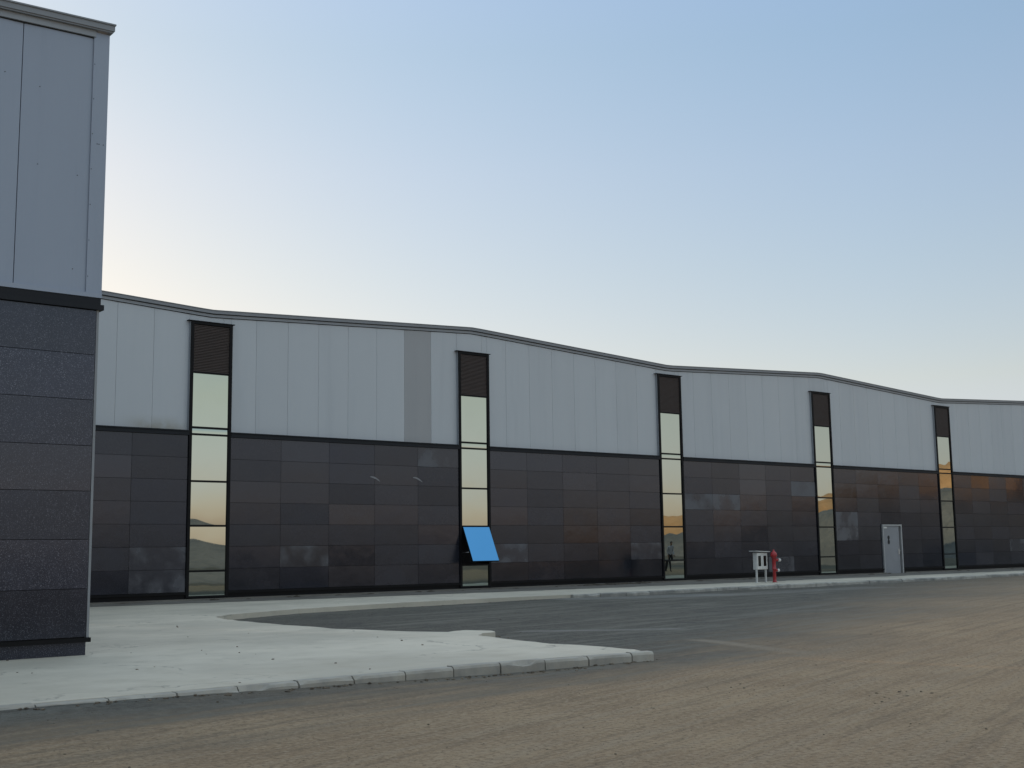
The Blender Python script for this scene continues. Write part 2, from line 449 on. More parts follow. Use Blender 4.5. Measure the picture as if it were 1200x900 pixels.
# hills on the open side of the yard, which the mirror glass and polished stone look at
def interp(tab, a):
    if a <= tab[0][0]: return tab[0][1]
    for (a0, v0), (a1, v1) in zip(tab, tab[1:]):
        if a <= a1: t = (a-a0)/(a1-a0); t = t*t*(3-2*t); return v0+(v1-v0)*t
    return tab[-1][1]
def ridge(tab, Rr, depth, a0, a1, mat, rough, seed):
    bm = bmesh.new(); rows = []
    n = int((a1-a0)*4); m = 22
    for i in range(n+1):
        az = a0+(a1-a0)*i/n; h = interp(tab, az)*Rr; row = []
        for j in range(m+1):
            t = j/m*2-1; r = Rr+t*depth
            sh = max(0, math.cos(t*math.pi/2))**1.2
            x, y = r*math.sin(R(az)), 60-r*math.cos(R(az))
            nz_ = noise.fractal(Vector((x/rough, y/rough, seed)), .9, 2.2, 6)
            z = GZ-.5+(h+1.6)*sh*(1+.16*nz_*(1 if abs(t) > .08 else .5)) if h > .01 else GZ-.6
            row.append(bm.verts.new((x, y, z)))
        rows.append(row)
    for r0, r1 in zip(rows, rows[1:]):
        for j in range(m): bm.faces.new((r0[j], r0[j+1], r1[j+1], r1[j]))
    bmesh.ops.recalc_face_normals(bm, faces=list(bm.faces))
    o = link('hills', bm, mat, smooth=True)
    if o.data.polygons[0].normal.z < 0: o.data.flip_normals()
    return tag(o, kind='structure')
M['shade_bank'] = hill_mat('shade_dark_bank', (.016, .018, .024), (.028, .030, .038), .12)  # added unseen bank; near-black colour stands in for a hillside in shade
ridge([(36, 0), (42, .012), (46, .023), (50, .029), (53.5, .041), (57, .057), (60, .060), (64, .045), (90, .04), (110, .02), (120, 0)], 360, 120, 34, 122, M['hill'], 60, 1.3)
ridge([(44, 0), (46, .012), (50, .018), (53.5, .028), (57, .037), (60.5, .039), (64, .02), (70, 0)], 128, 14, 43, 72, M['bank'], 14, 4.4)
ridge([(60.8, 0), (62, .05), (64, .085), (72, .10), (78, .07), (82, 0)], 150, 16, 60.5, 83, M['shade_bank'], 14, 2.4)
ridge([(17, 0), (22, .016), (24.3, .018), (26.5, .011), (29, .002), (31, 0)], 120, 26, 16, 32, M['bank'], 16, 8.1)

# ------------------------------------------------------------------ the hall
D = 30.0; U1 = 13.672; S = 8.8152; W = 1.194; HV, HP = 7.60, 8.05
X0, X1 = 5.55, U1+9*S
def eave(u):
    p = ((u-(U1+W/2))/S) % 2.0
    t = p if p < 1 else 2-p
    s = .014                                   # the sheet bends over the ridge and valley, it does not crease
    t = t if t > s else s*.5+t*t/(2*s)
    t = t if t < 1-s else 1-(s*.5+(1-t)**2/(2*s))
    return HV+(HP-HV)*t

hall = thing('warehouse', 'long grey and black warehouse with wavy roofline and five tall slit windows', 'warehouse', (X0, D, 0))
def P(o): o.matrix_parent_inverse = Matrix.Translation((-X0, -D, 0)); return o
def part(name, bm, mat, smooth=False): return P(link(name, bm, mat, hall, smooth))

nW = 6
wins = [(U1+S*i, U1+S*i+W) for i in range(nW)]
DOOR = (44.46, 45.84)
# structural wall behind the cladding, roof
bm = bmesh.new()
box(bm, X0+.02, X1, D+.34, D+.6, -.25, 7.5)
box(bm, X0+.02, X0+.3, D+.6, D+45, -.25, 7.5); box(bm, X1-.3, X1, D+.6, D+45, -.25, 7.5); box(bm, X0+.3, X1-.3, D+44.7, D+45, -.25, 7.5)
part('inner_wall', bm, M['joint'])
bm = bmesh.new()
us = [X0+(X1-X0)*i/240 for i in range(241)]
rA = [bm.verts.new((u, D+.22, eave(u)-.16)) for u in us]; rB = [bm.verts.new((u, D+45, eave(u)-.16)) for u in us]
for i in range(240): bm.faces.new((rA[i], rA[i+1], rB[i+1], rB[i]))
part('roof', bm, M['roof'])

# granite slabs
def slab(bm, x0, x1, z0, z1, y, th=.03, tilt=.0012):
    a = [random.uniform(-tilt, tilt) for _ in range(2)]
    b = .004
    v, fs = box(bm, x0, x1, y, y+th, z0, z1)
    for q in v[:]:
        if abs(q.co.y-y) < 1e-6:
            q.co.y += a[0]*((q.co.x-x0)/(x1-x0)-.5)*2 + a[1]*((q.co.z-z0)/(z1-z0)-.5)*2
rows = [(4.2-.578*k, 4.2-.578*(k+1)) for k in range(7)]
def stone_bay(bm, x0, x1, cols, zs, y, skip=None):
    w = (x1-x0)/cols
    for zt, zb in zs:
        for c in range(cols):
            a, b = x0+w*c, x0+w*(c+1)
            zb_ = zb
            pieces = [(a, b, zb, zt)]
            if skip:
                s0, s1, sz = skip
                if b > s0 and a < s1 and zb < sz:
                    pieces = []
                    if a < s0-.03: pieces.append((a, s0, zb, zt))
                    if b > s1+.03: pieces.append((s1, b, zb, zt))
                    if zt > sz+.03: pieces.append((max(a, s0), min(b, s1), max(sz, zb), zt))
            for p in pieces: slab(bm, p[0]+.004, p[1]-.004, p[2]+.004, p[3]-.004, y)
bm = bmesh.new(); bj = bmesh.new()
spans = [(5.55, U1)]+[(wins[i][1], wins[i][0]+S) for i in range(nW)]+[(U1+S*k+.0, U1+S*(k+1)) for k in range(nW, 9)]
for a, b in spans:
    skip = (DOOR[0], DOOR[1], 1.98) if a < 45 < b else None
    if a < 6: stone_bay(bm, a+.55, b, 5, rows, D+.02); slab(bm, a, a+.54, .16, 4.2, D+.02)
    else: stone_bay(bm, a, b, 5, rows, D+.02, skip)
    if skip:
        for q0, q1, z0, z1 in ((a, DOOR[0], .12, 4.2), (DOOR[1], b, .12, 4.2), (DOOR[0], DOOR[1], 1.98, 4.2)): box(bj, q0, q1, D+.06, D+.33, z0, z1)
    else: box(bj, a, b, D+.06, D+.33, .12, 4.2)
sw = part('stone_wall', bm, M['granite'])
part('stone_backing', bj, M['joint'])
# black base profile, footing
bm = bmesh.new()
for a, b in spans:
    for q0, q1 in (((a, DOOR[0]), (DOOR[1], b)) if a < 45 < b else ((a, b),)):
        box(bm, q0, q1, D-.02, D+.3, .085, .145); box(bm, q0, q1, D+.025, D+.3, -.02, .084)
part('base_profile', bm, M['black_alu'])
bm = bmesh.new()
for q0, q1 in ((X0+.05, DOOR[0]-.002), (DOOR[1]+.002, X1)): box(bm, q0, q1, D-.13, D+.32, -.3, -.024)
part('footing', bm, M['footing'])

# band between stone and cladding
bm = bmesh.new()
for a, b in spans:
    box(bm, a, b, D-.03, D+.32, 4.203, 4.300); box(bm, a, b, D-.05, D+.32, 4.303, 4.335)
part('band_trim', bm, M['band'])

# cladding panels, joints every 0.98 m, cut to the wave of the eave
PY = D+.085
def panel(bm, x0, x1, z0, y, top, th=.08, g=.003):
    x0 += g; x1 -= g
    n = max(1, int((x1-x0)/.2)); b = .006
    front = []
    for i in range(n+1):
        x = x0+(x1-x0)*i/n
        yy = y+(b if i in (0, n) else 0)
        front.append((bm.verts.new((x, yy, z0)), bm.verts.new((x, yy, top(x)))))
    if n > 1:
        pass
    for p, q in zip(front, front[1:]): bm.faces.new((p[0], q[0], q[1], p[1]))
    for p, s in ((front[0], 1), (front[-1], -1)):
        c0 = bm.verts.new((p[0].co.x, y+th, p[0].co.z)); c1 = bm.verts.new((p[1].co.x, y+th, p[1].co.z))
        bm.faces.new((p[0], p[1], c1, c0) if s > 0 else (p[0], c0, c1, p[1]))
bm = bmesh.new(); bd = bmesh.new()
joints = [X0, 5.85, 6.81]; 
k0 = -6
joints = [X0]+[U1+.9795*k for k in range(-8, 9*9+1) if U1+.9795*k > X0+.2]
tp = lambda x: eave(x)-.195
for a, b in zip(joints, joints[1:]):
    dark = abs(a-(U1+.9795*7)) < .01
    # clip round the windows
    ps = [(a, b, 4.338)]
    for w0, w1 in wins:
        if b > w0+.01 and a < w1-.01:
            ps = []
            if a < w0-.02: ps.append((a, w0-.0, 4.338))
            if b > w1+.02: ps.append((w1, b, 4.338))
            ps.append((max(a, w0), min(b, w1), 7.27))
    for p in ps: panel(bd if dark else bm, p[0], p[1], p[2], PY, tp)
part('cladding', bm, M['panel'])
tag(part('cladding_panel', bd, M['panel_dark']), 'darker grey replacement cladding panel')
bm = bmesh.new()
for a, b in [(X0+.02, U1)]+[(w[1], w[0]+S) for w in wins[:-1]]+[(wins[-1][1], X1)]:
    box(bm, a, b, PY+.055, D+.33, 4.34, 7.3)
part('cladding_backing', bm, M['gap'])

# eave: lower strip, shadow gap, gutter cap following the wave
def eave_strip(bm, z0, z1, y0, y1, ua, ub, n=260, top=eave):
    rowsv = []
    for i in range(n+1):
        u = ua+(ub-ua)*i/n; e = top(u)
        rowsv.append([bm.verts.new(c) for c in ((u, y0, e+z0), (u, y0, e+z1), (u, y1, e+z1), (u, y1, e+z0))])
    for r0, r1 in zip(rowsv, rowsv[1:]):
        for j in range(4): bm.faces.new((r0[j], r1[j], r1[(j+1) % 4], r0[(j+1) % 4]))
    bm.faces.new(rowsv[0]); bm.faces.new(rowsv[-1][::-1])
    bmesh.ops.recalc_face_normals(bm, faces=list(bm.faces))
bm = bmesh.new(); eave_strip(bm, -.182, -.112, PY-.03, PY+.10, X0, X1); part('eave_strip', bm, M['cap'])
bm = bmesh.new(); eave_strip(bm, -.20, -.08, PY-.004, PY+.12, X0, X1); part('eave_gap', bm, M['gap'])
bm = bmesh.new(); eave_strip(bm, -.092, -.01, PY-.08, PY+.16, X0, X1); eave_strip(bm, -.0095, .008, PY-.095, PY+.18, X0, X1); part('gutter', bm, M['cap_dark'])

# two pale curved strips painting lamp highlights on the polished slabs
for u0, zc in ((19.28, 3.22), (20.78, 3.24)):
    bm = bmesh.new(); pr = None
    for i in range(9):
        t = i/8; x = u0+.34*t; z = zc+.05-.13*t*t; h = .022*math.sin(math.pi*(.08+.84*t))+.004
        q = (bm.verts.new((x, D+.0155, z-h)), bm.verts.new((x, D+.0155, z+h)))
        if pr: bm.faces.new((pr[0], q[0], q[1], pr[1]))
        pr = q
    part('painted_glint', bm, M['glint'])

# windows
def make_window(i, w0, w1, open_vent=False):
    bm = bmesh.new()
    y0, y1 = D-.02, D+.36
    top = 7.245; fw = .082
    box(bm, w0, w0+fw, y0, y1, .0, top); box(bm, w1-fw, w1, y0, y1, .0, top)
    box(bm, w0+fw, w1-fw, y0, y1, top-.07, top); box(bm, w0+fw, w1-fw, y0, y1, .0, .05)
    zs = [5.885, 4.42, 4.24, 3.01, 1.85, .68]
    for z in zs: box(bm, w0+fw, w1-fw, y0+.012, y1, z-.026, z+.026)
    # side flashing above the stone and the drip cap on top
    box(bm, w0-.085, w1+.055, y0-.02, D+.2, top+.002, top+.02)
    fr = part('window', bm, M['black_alu'])
    bm = bmesh.new()
    box(bm, w0-.012, w0-.002, y0+.03, D+.2, 4.34, top); box(bm, w1+.002, w1+.012, y0+.03, D+.2, 4.34, top)
    lk = lambda nm, b_, m_: P2(link(nm, b_, m_, fr))
    lk('side_flashing', bm, M['cap'])
    # louvre
    bm = bmesh.new(); n = 30; z0, z1 = zs[0]+.026, top-.07
    h = (z1-z0)/n
    for j in range(n):
        za = z0+j*h
        v = [bm.verts.new(c) for c in ((w0+fw, y0+.025, za), (w1-fw, y0+.025, za), (w1-fw, y0+.025, za+h*.4), (w0+fw, y0+.025, za+h*.4), (w0+fw, y0+.055, za+h), (w1-fw, y0+.055, za+h))]
        bm.faces.new((v[0], v[1], v[2], v[3])); bm.faces.new((v[3], v[2], v[5], v[4]))
    box(bm, w0+fw, w1-fw, y0+.10, y0+.14, z0, z1)
    lk('louver', bm, M['louver'])
    edges = zs+[.05-.026]
    rnd = random.Random(40+i)
    for j in range(6):
        zt, zb = edges[j]-.026, edges[j+1]+.026
        yb = y0+.035
        if open_vent and j == 4: continue
        bm = bmesh.new()
        ta = rnd.uniform(-.0022, .0022); tb = rnd.uniform(-.0022, .0022); bow = rnd.uniform(.0, .0018)
        nx, nz = 6, 8; gr = []
        for a in range(nz+1):
            row = []
            for b in range(nx+1):
                s, t = b/nx*2-1, a/nz*2-1
                row.append(bm.verts.new((w0+fw+(w1-w0-2*fw)*b/nx, yb+ta*s+tb*t+bow*(s*s+t*t), zb+(zt-zb)*a/nz)))
            gr.append(row)
        for a in range(nz):
            for b in range(nx): bm.faces.new((gr[a][b], gr[a][b+1], gr[a+1][b+1], gr[a+1][b]))
        lk('pane', bm, M['glass']).data.polygons.foreach_set('use_smooth', [True]*48)
    if open_vent:
        zt, zb = edges[4]-.026, edges[5]+.026
        L = zt-zb+.03; th = R(25)
        T = Matrix.Translation((0, y0+.0, zt)) @ Matrix.Rotation(-th, 4, 'X')
        bm = bmesh.new(); a, b = w0+fw+.004, w1-fw-.004; q = .035
        box(bm, a, a+q, -.02, .03, -L, 0); box(bm, b-q, b, -.02, .03, -L, 0); box(bm, a+q, b-q, -.02, .03, -q, 0); box(bm, a+q, b-q, -.02, .03, -L, -L+q)
        bm.transform(T); lk('open_sash', bm, M['black_alu'])
        bm = bmesh.new(); box(bm, a+.012, b-.012, -.027, -.0215, -L+.012, -.012); bm.transform(T)
        tag(lk('pane', bm, M['glass_sky']), 'blue reflecting pane of the tilted open vent')
        for xx in (a+.02, b-.02):
            bm = bmesh.new(); tube(bm, (xx, D+.03, zb+.35), tuple(T @ Vector((xx, .02, -L*.72))), .012)
            lk('stay_arm', bm, M['steel'])
        bm = bmesh.new(); box(bm, w0+fw, w1-fw, D+.30, D+.33, zb, zt); lk('dark_interior', bm, M['joint'])
    return fr
def P2(o):
    return o
for i, (a, b) in enumerate(wins): make_window(i, a, b, i == 1)

# fire door
bm = bmesh.new(); a, b = DOOR; zt = 1.965; y = D-.04
box(bm, a, a+.055, y, D+.33, -.15, zt); box(bm, b-.07, b, y, D+.33, -.15, zt); box(bm, a+.055, b-.07, y, D+.33, zt-.06, zt)
df = part('door_frame', bm, M['door_frame'])
bm = bmesh.new(); box(bm, a+.062, b-.19, y+.03, y+.085, -.13, zt-.068)
bmesh.ops.bevel(bm, geom=list(bm.edges), offset=.006, segments=1, affect='EDGES')
door = part('door', bm, M['door'])
bm = bmesh.new(); box(bm, b-.187, b-.073, y+.12, y+.16, -.13, zt-.062); P(link('gap_shade', bm, M['joint'], hall))  # black sheet stands in for shade between door leaf and jamb
bm = bmesh.new(); box(bm, b-.30, b-.235, y+.015, y+.029, .72, .95); tube(bm, (b-.268, y+.02, .86), (b-.268, y-.045, .86), .014); tube(bm, (b-.268, y-.045, .86), (b-.40, y-.045, .86), .012); bevel_ok = True
link('handle', bm, M['steel'], door)
bm = bmesh.new(); box(bm, a+.09, a+.30, y+.012, y+.029, 1.80, 1.865); link('name_plate', bm, M['white'], door)
bm = bmesh.new()
for zc, rz in ((1.42, .085), (1.24, .10)):
    seg = 18; c0 = [bm.verts.new((a+.42+.075*math.cos(2*math.pi*q/seg), y+.024, zc+rz*math.sin(2*math.pi*q/seg))) for q in range(seg)]
    c1 = [bm.verts.new((v.co.x, y+.0295, v.co.z)) for v in c0]
    bm.faces.new(c0[::-1] if False else c0)
    for q in range(seg): bm.faces.new((c0[q], c1[q], c1[(q+1) % seg], c0[(q+1) % seg]))
box(bm, a+.385, a+.455, y+.0235, y+.0292, 1.28, 1.37)
bmesh.ops.recalc_face_normals(bm, faces=list(bm.faces))
link('sign', bm, M['joint'], door)
bm = bmesh.new(); box(bm, a-.06, b+.06, D-.42, D-.133, -.3, -.068); bevel(bm, .01); part('door_step', bm, M['kerb'])

# ------------------------------------------------------------------ corner block on the left, standing nearer
BY = 14.87; BX = 5.545
blk = thing('warehouse_wing', 'tall grey and black corner block standing nearest at the left edge', 'building', (BX, BY, 0))
def bp(name, bm, mat, smooth=False):
    o = link(name, bm, mat, blk, smooth); o.matrix_parent_inverse = Matrix.Translation((-BX, -BY, 0)); return o
etop = lambda u: 7.865+.034*(min(u, 5.7)-5.55)
xL = -16.
bm = bmesh.new(); box(bm, xL, BX-.06, BY+.10, D+.2, -.2, 7.6); bp('inner_wall', bm, M['joint'])
bm = bmesh.new()
v = [bm.verts.new(c) for c in ((xL, BY+.02, etop(xL)-.14), (BX-.02, BY+.02, etop(BX)-.14), (BX-.02, D+.25, etop(BX)-.14), (xL, D+.25, etop(xL)-.14))]
bm.faces.new(v); bp('roof', bm, M['roof'])
zj = [4.13, 3.57, 3.005, 2.44, 1.885, 1.30, .71, .135]
bm = bmesh.new()
x = BX-.03
xc = [BX-.028]+[BX-1.53*k for k in range(1, 15)]
for zt, zb in zip(zj, zj[1:]):
    for a, b in zip(xc[1:], xc): slab(bm, a+.003, b-.003, zb+.0035, zt-.0035, BY, .03, .0008)
# the return wall toward the hall
yc = [BY+.035+1.52*k for k in range(0, 11)]
n0 = len(bm.verts)
for zt, zb in zip(zj, zj[1:]):
    for a, b in zip(yc, yc[1:]): box(bm, BX-.03, BX, a+.005, min(b, 29.98)-.005, zb+.006, zt-.006)
bp('stone_wall', bm, M['granite_block'])
bm = bmesh.new(); box(bm, xL, BX-.034, BY+.034, BY+.10, .1, 4.2); box(bm, BX-.10, BX-.034, BY+.10, D, .1, 4.2); bp('stone_backing', bm, M['joint'])
bm = bmesh.new(); box(bm, BX-.026, BX+.004, BY-.006, BY+.03, .13, 4.19); bp('corner_profile', bm, M['cap_dark'])
bm = bmesh.new()   # base profile and recessed plinth
box(bm, xL, BX+.02, BY-.035, BY+.12, .075, .128); box(bm, BX-.10, BX+.02, BY+.12, D-.03, .075, .128)
bp('base_profile', bm, M['black_alu'])
bm = bmesh.new()
xk = [BX-.02]+[BX-1.2*k for k in range(1, 18)]
for a, b in zip(xk[1:], xk): box(bm, a+.003, b-.003, BY+.02, BY+.10, -.3, .072)
box(bm, BX-.10, BX-.02, BY+.103, D-.03, -.3, .072)
bp('plinth', bm, M['granite_block'])
bm = bmesh.new()   # dark band over the stone, running past the corner
box(bm, xL, BX+.05, BY-.045, BY+.12, 4.135, 4.20); box(bm, xL, BX+.012, BY-.03, BY+.12, 4.203, 4.285)
box(bm, BX-.1, BX+.05, BY+.12, D-.03, 4.135, 4.20); box(bm, BX-.1, BX+.012, BY+.12, D-.03, 4.203, 4.285)
bp('band_trim', bm, M['band'])
bm = bmesh.new(); box(bm, xL, BX+.02, BY-.04, BY+.12, 4.288, 4.345); box(bm, BX-.1, BX+.02, BY+.12, D-.03, 4.288, 4.345); bp('base_flashing', bm, M['panel_block'])
CX = BX-.155
js = [CX+.06, 4.50]+[4.50-.98*k for k in range(1, 22)]
bm = bmesh.new()
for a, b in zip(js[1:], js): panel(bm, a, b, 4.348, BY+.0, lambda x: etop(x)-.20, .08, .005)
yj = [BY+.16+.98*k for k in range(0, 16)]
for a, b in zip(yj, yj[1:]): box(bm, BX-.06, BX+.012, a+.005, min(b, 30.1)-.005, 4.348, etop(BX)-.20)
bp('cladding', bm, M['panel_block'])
bm = bmesh.new(); box(bm, xL, BX-.07, BY+.055, BY+.099, 4.35, 7.5); bp('cladding_backing', bm, M['gap'])
# folded corner flashing
bm = bmesh.new()
box(bm, CX-.02, BX+.024, BY-.016, BY-.002, 4.348, etop(BX)-.125); box(bm, BX+.0125, BX+.0245, BY-.0015, BY+.17, 4.348, etop(BX)-.125)
bp('corner_flashing', bm, M['panel_block'])
bm = bmesh.new()   # screw heads
def screw(x, z, y):
    b_ = bmesh.new(); tube(b_, (x, y, z), (x, y-.005, z), .0075, .006, 8); bp('screw', b_, M['screw'])
for z in [4.55+.46*k for k in range(7)]: screw(CX-.004, z, BY-.015)
for x, z in ((4.72, 6.86), (4.73, 5.87), (5.22, 5.82), (4.30, 6.95), (5.20, 4.62), (4.15, 5.9), (CX+.06, 6.27), (CX+.085, 6.27), (CX+.14, 6.27), (3.7, 6.9), (3.2, 5.9)): screw(x, z, BY+.001 if x < CX-.02 else BY-.015)
bm.free()
bm = bmesh.new(); eave_strip(bm, -.19, -.105, BY-.03, BY+.08, xL, CX-.0, 20, etop); bp('eave_strip', bm, M['cap'])
bm = bmesh.new(); eave_strip(bm, -.205, -.09, BY-.004, BY+.085, xL, CX+.02, 20, etop); bp('eave_gap', bm, M['gap'])
bm = bmesh.new(); eave_strip(bm, -.085, -.012, BY-.085, BY+.16, xL, BX+.065, 20, etop); eave_strip(bm, -.0115, .008, BY-.10, BY+.18, xL, BX+.075, 20, etop); 
eave_strip(bm, -.105, -.0855, BY-.07, BY+.14, xL, BX+.05, 20, etop)
bp('gutter', bm, M['cap_dark'])

# ------------------------------------------------------------------ fire hose cabinet and hydrant on the pavement
cab = thing('fire_hose_cabinet', 'small white two-door hose cabinet on two thin legs beside the red hydrant', 'cabinet', (32.76, 26.9, SL))
bm = bmesh.new(); x0, x1, y0, y1, z0, z1 = -.275, .275, -.09, .09, .43, .99
box(bm, x0, x1, y0+.02, y1, z0, z1); bevel(bm, .012); link('housing', bm, M['white'], cab)
for xa, xb in ((x0+.01, -.006), (.006, x1-.01)):
    bm = bmesh.new(); q = .055; zz0, zz1 = z0+.012, z1-.012
    box(bm, xa, xa+q, y0, y0+.018, zz0, zz1); box(bm, xb-q, xb, y0, y0+.018, zz0, zz1); box(bm, xa+q, xb-q, y0, y0+.018, zz0, zz0+.10); box(bm, xa+q, xb-q, y0, y0+.018, zz1-.09, zz1)
    dr = link('cabinet_door', bm, M['white'], cab)
    bm = bmesh.new(); box(bm, xa+q, xb-q, y0+.008, y0+.012, zz0+.10, zz1-.09); link('glass', bm, M['dark_glass'], dr)
bm = bmesh.new()
vs = [bm.verts.new(c) for c in ((x0-.12, y0-.06, z1+.045), (x1+.05, y0-.08, z1+.02), (x1+.05, y1+.06, z1+.02), (x0-.12, y1+.05, z1+.045), (x0-.12, y0-.06, z1+.068), (x1+.05, y0-.08, z1+.043), (x1+.05, y1+.06, z1+.043), (x0-.12, y1+.05, z1+.068))]
for q in ((0,3,2,1),(4,5,6,7),(0,1,5,4),(1,2,6,5),(2,3,7,6),(3,0,4,7)): bm.faces.new([vs[i] for i in q])
link('rain_cover', bm, M['galv'], cab)
for xx in (-.255, .215):
    bm = bmesh.new(); box(bm, xx-.025, xx+.025, -.06, -.01, 0, z0); box(bm, xx-.05, xx+.05, -.09, .02, 0, .012); link('leg', bm, M['galv'], cab)

hyd = thing('fire_hydrant', 'slim red standpipe hydrant with white outlet caps beside the hose cabinet', 'hydrant', (33.13, 26.62, SL))
bm = bmesh.new(); lathe(bm, [(0, 0), (.085, 0), (.085, .02), (.058, .03), (.055, .10), (.055, .42), (.075, .43), (.075, .455), (.062, .47), (.062, .80), (.085, .81), (.085, .84), (0, .842)], 0, 0)
link('barrel', bm, M['red'], hyd)
bm = bmesh.new(); lathe(bm, [(0, .842), (.098, .843), (.112, .87), (.108, .94), (.08, 1.00), (.04, 1.03), (.028, 1.04), (.028, 1.085), (0, 1.086)], 0, 0)
link('bonnet', bm, M['red'], hyd)
def outlet(p0, p1, p2, r):
    bm = bmesh.new(); tube(bm, p0, p1, r*.8); o = link('outlet', bm, M['red'], hyd)
    bm = bmesh.new(); tube(bm, p1, p2, r, r*.9); tube(bm, p2, tuple(Vector(p2)+(Vector(p2)-Vector(p1))*.35), r*.35); link('cap', bm, M['white'], o)
outlet((.03, -.02, .74), (.12, -.09, .74), (.175, -.135, .735), .058)
outlet((.03, -.02, .40), (.085, -.065, .40), (.135, -.10, .395), .055)

# ------------------------------------------------------------------ a person out in the yard, mirrored in the third window
def person(loc, rz, label):
    root = thing('person', label, 'person', loc)
    J = {'pel': (0, 0, .86), 'sp': (0, .01, 1.05), 'ch': (0, .0, 1.22), 'nk': (0, .02, 1.35), 'hd': (0, .045, 1.45), 'ht': (0, .05, 1.56)}
    Rr = {'pel': .135, 'sp': .125, 'ch': .145, 'nk': .055, 'hd': .085, 'ht': .065}
    E = [('pel', 'sp'), ('sp', 'ch'), ('ch', 'nk'), ('nk', 'hd'), ('hd', 'ht')]
    def ad(n, p, r, par): J[n] = p; Rr[n] = r; E.append((par, n))
    for s, t in ((-1, 'l'), (1, 'r')):
        k = .14*s
        ad('sh'+t, (.17*s, 0, 1.28), .062, 'ch'); ad('el'+t, (.215*s, -.03+.03*s, 1.03), .045, 'sh'+t)
        ad('wr'+t, (.21*s, .07+.07*s, .82), .032, 'el'+t); ad('pa'+t, (.205*s, .09+.08*s, .75), .030, 'wr'+t)
        for q in range(4):
            fx = .205*s; fy = .09+.08*s+(q-1.5)*.019
            ad('f%d%s' % (q, t), (fx, fy+.004, .705), .0095, 'pa'+t); ad('g%d%s' % (q, t), (fx-.012*s, fy+.012, .665+.008*abs(q-1.5)), .008, 'f%d%s' % (q, t))
        ad('th'+t, (.185*s, .125+.08*s, .725), .0105, 'pa'+t); ad('ti'+t, (.178*s, .14+.08*s, .69), .009, 'th'+t)
        ad('hp'+t, (.085*s, 0, .80), .095, 'pel'); ad('kn'+t, (.095*s, .06*s+.03, .46), .062, 'hp'+t)
        ad('an'+t, (.095*s, .13*s-.03, .09), .042, 'kn'+t); ad('he'+t, (.095*s, .13*s-.05, .045), .04, 'an'+t); ad('to'+t, (.105*s, .13*s+.13, .035), .032, 'he'+t)
    names = list(J); me = bpy.data.meshes.new('person_body')
    me.from_pydata([J[n] for n in names], [(names.index(a), names.index(b)) for a, b in E], [])
    o = bpy.data.objects.new('body', me); COL.objects.link(o)
    o.modifiers.new('s', 'SKIN'); sd = o.modifiers.new('d', 'SUBSURF'); sd.levels = sd.render_levels = 2
    for i, n in enumerate(names):
        v = me.skin_vertices[0].data[i]; Rr[n] *= 1.18 if n[0] not in 'fgth' or n[:2] in ('hp',) else 1.0; v.radius = (Rr[n], Rr[n]*(.72 if n in ('pel', 'sp', 'ch') else 1)); v.use_root = n == 'pel'
    bpy.context.view_layer.update()
    ev = bpy.data.meshes.new_from_object(o.evaluated_get(bpy.context.evaluated_depsgraph_get()))
    bpy.data.objects.remove(o)
    mats = [plain('skin', (.22, .13, .09), .6), plain('grey_shirt', (.32, .33, .37), .85), plain('dark_trousers', (.02, .021, .025), .85)]
    ev.materials.clear()
    for m in mats: ev.materials.append(m)
    for p in ev.polygons:
        c = p.center; p.use_smooth = True
        p.material_index = 0 if c.z > 1.345 else (1 if c.z > .86 or (abs(c.x) > .165 and c.z > .84) else (0 if abs(c.x) > .165 and c.z > .6 and abs(c.x) > .16 else 2))
    b = bpy.data.objects.new('body', ev); COL.objects.link(b); b.parent = root
    # face: nose, eyes, ears and short hair as a cap
    bm = bmesh.new(); bmesh.ops.create_uvsphere(bm, u_segments=20, v_segments=12, radius=.1, matrix=Matrix.Translation((0, .03, 1.505)) @ Matrix.Diagonal((.93, 1.02, 1.05, 1)))
    bmesh.ops.delete(bm, geom=[v for v in bm.verts if v.co.z < 1.505+max(0, (v.co.y-.02))*.75-.03], context='VERTS')
    link('hair', bm, plain('black_hair', (.012, .011, .011), .6), root, True)
    root.rotation_euler.z = rz
    return root
person((45.2, 17.0, gz(45.2, 17.0)), R(20), 'person in grey shirt and dark trousers standing in the open yard')

# ------------------------------------------------------------------ camera
f_, pit, yaw, rol, hc = 1434.3755, .13545940, .68725815, -.01414030, 1.08918
fw = Vector((math.sin(yaw)*math.cos(pit), math.cos(yaw)*math.cos(pit), math.sin(pit)))
r0 = Vector((math.cos(yaw), -math.sin(yaw), 0)); up0 = r0.cross(fw)
rr = math.cos(rol)*r0+math.sin(rol)*up0; uu = -math.sin(rol)*r0+math.cos(rol)*up0
cam = bpy.data.objects.new('camera', bpy.data.cameras.new('camera')); COL.objects.link(cam)
mw = Matrix((rr, uu, -fw)).transposed().to_4x4(); mw.translation = (0, 0, hc)
cam.matrix_world = mw
cam.data.sensor_fit = 'HORIZONTAL'; cam.data.sensor_width = 36; cam.data.lens = f_/1200*36
cam.data.clip_start = .05; cam.data.clip_end = 12000
sc.camera = cam

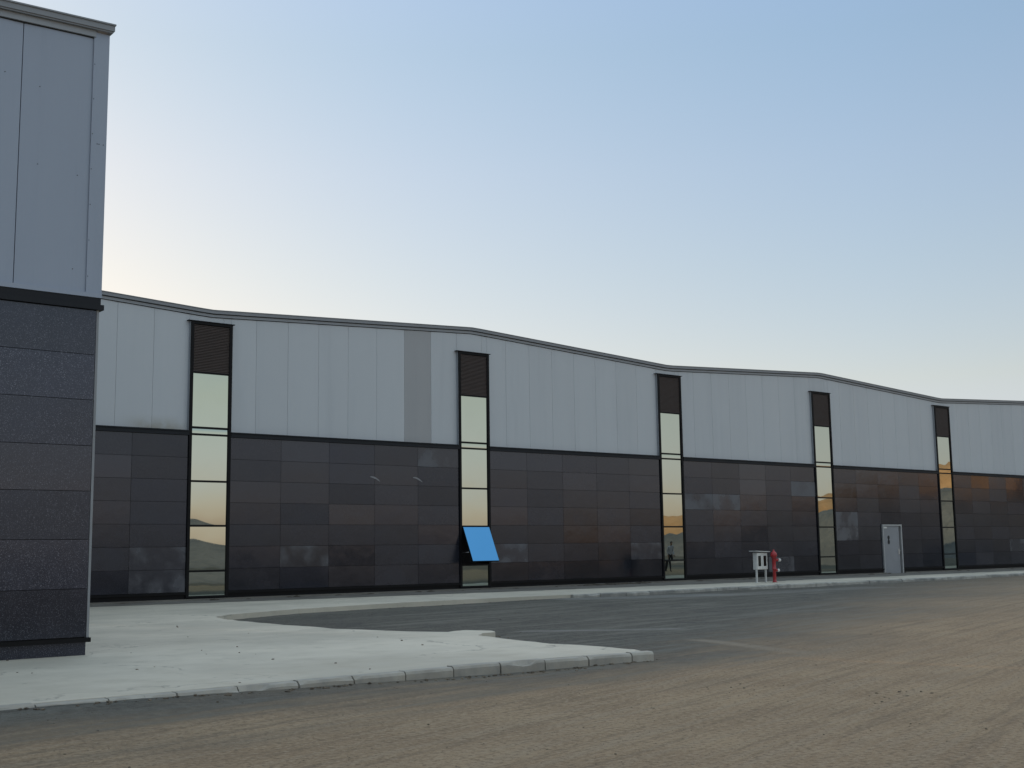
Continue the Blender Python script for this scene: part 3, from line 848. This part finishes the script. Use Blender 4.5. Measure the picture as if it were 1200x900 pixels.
# ------------------------------------------------------------------ light: sun low behind the hall, to the left
SUN_EL, SUN_AZ = R(12), R(-16)             # azimuth measured from +Y toward +X
sd = Vector((math.sin(SUN_AZ)*math.cos(SUN_EL), math.cos(SUN_AZ)*math.cos(SUN_EL), math.sin(SUN_EL)))
sl = bpy.data.lights.new('sun', 'SUN'); sl.energy = 4.6; sl.angle = R(.5); sl.color = (1, .70, .42)
so = bpy.data.objects.new('sun', sl); COL.objects.link(so)
so.rotation_euler = (-sd).to_track_quat('-Z', 'Y').to_euler(); so.location = (0, 60, 60)
w = bpy.data.worlds.new('World'); sc.world = w; w.use_nodes = True
nt = w.node_tree; nt.nodes.clear()
sky = nt.nodes.new('ShaderNodeTexSky'); sky.sky_type = 'NISHITA'; sky.sun_disc = False
sky.sun_elevation = SUN_EL; sky.sun_rotation = SUN_AZ
sky.altitude = 0; sky.air_density = 1.0; sky.dust_density = .55; sky.ozone_density = 1.0
bg = nt.nodes.new('ShaderNodeBackground'); bg.inputs['Strength'].default_value = .15
wo = nt.nodes.new('ShaderNodeOutputWorld')
# sky tint by height; strong warm zenith gain added to fill the shaded yard
tc = nt.nodes.new('ShaderNodeTexCoord'); sx = nt.nodes.new('ShaderNodeSeparateXYZ'); nt.links.new(tc.outputs['Generated'], sx.inputs[0])
rp = nt.nodes.new('ShaderNodeValToRGB'); cr = rp.color_ramp
SKY_TINT = [(0, (.53, .465, .67)), (.05, (.60, .515, .685)), (.13, (.825, .625, .555)), (.22, (.915, .725, .63)), (.30, (1.0, .81, .71)), (.39, (1.03, .89, .78)), (.45, (1.12, .97, .88)), (.66, (3.8, 2.85, 2.05)), (1, (5.0, 3.45, 2.2))]
for i, (p, c) in enumerate(SKY_TINT):
    e = cr.elements[i] if i < 2 else cr.elements.new(p)
    e.position = p; e.color = (*c, 1)
nt.links.new(sx.outputs['Z'], rp.inputs[0])
mx = nt.nodes.new('ShaderNodeMix'); mx.data_type = 'RGBA'; mx.blend_type = 'MULTIPLY'; mx.inputs[0].default_value = 1
nt.links.new(sky.outputs[0], mx.inputs[6]); nt.links.new(rp.outputs[0], mx.inputs[7])
# the sky is bluest a right angle away from the sun and whitest beside it
vd = nt.nodes.new('ShaderNodeVectorMath'); vd.operation = 'DOT_PRODUCT'
nt.links.new(tc.outputs['Generated'], vd.inputs[0]); vd.inputs[1].default_value = (math.sin(SUN_AZ), math.cos(SUN_AZ), 0)
mr = nt.nodes.new('ShaderNodeMapRange'); mr.inputs[1].default_value = -1; mr.inputs[2].default_value = 1
nt.links.new(vd.outputs['Value'], mr.inputs[0])
rq = nt.nodes.new('ShaderNodeValToRGB'); c2 = rq.color_ramp
for i, (d, c) in enumerate([(-.3, (1, 1, 1)), (.05, (1, 1.09, 1.22)), (.30, (1, 1.08, 1.19)), (.60, (1, 1.01, 1.04)), (.85, (1.01, .94, .86))]):
    e = c2.elements[i] if i < 2 else c2.elements.new((d+1)/2)
    e.position = (d+1)/2; e.color = (*c, 1)
nt.links.new(mr.outputs[0], rq.inputs[0])
my = nt.nodes.new('ShaderNodeMix'); my.data_type = 'RGBA'; my.blend_type = 'MULTIPLY'; my.inputs[0].default_value = 1
nt.links.new(mx.outputs[2], my.inputs[6]); nt.links.new(rq.outputs[0], my.inputs[7])
nt.links.new(my.outputs[2], bg.inputs[0]); nt.links.new(bg.outputs[0], wo.inputs[0])

sc.render.engine = 'CYCLES'
sc.view_settings.view_transform = 'Standard'; sc.view_settings.look = 'None'
sc.view_settings.gamma = 1; sc.view_settings.use_curve_mapping = False
sc.view_settings.exposure = 0.8
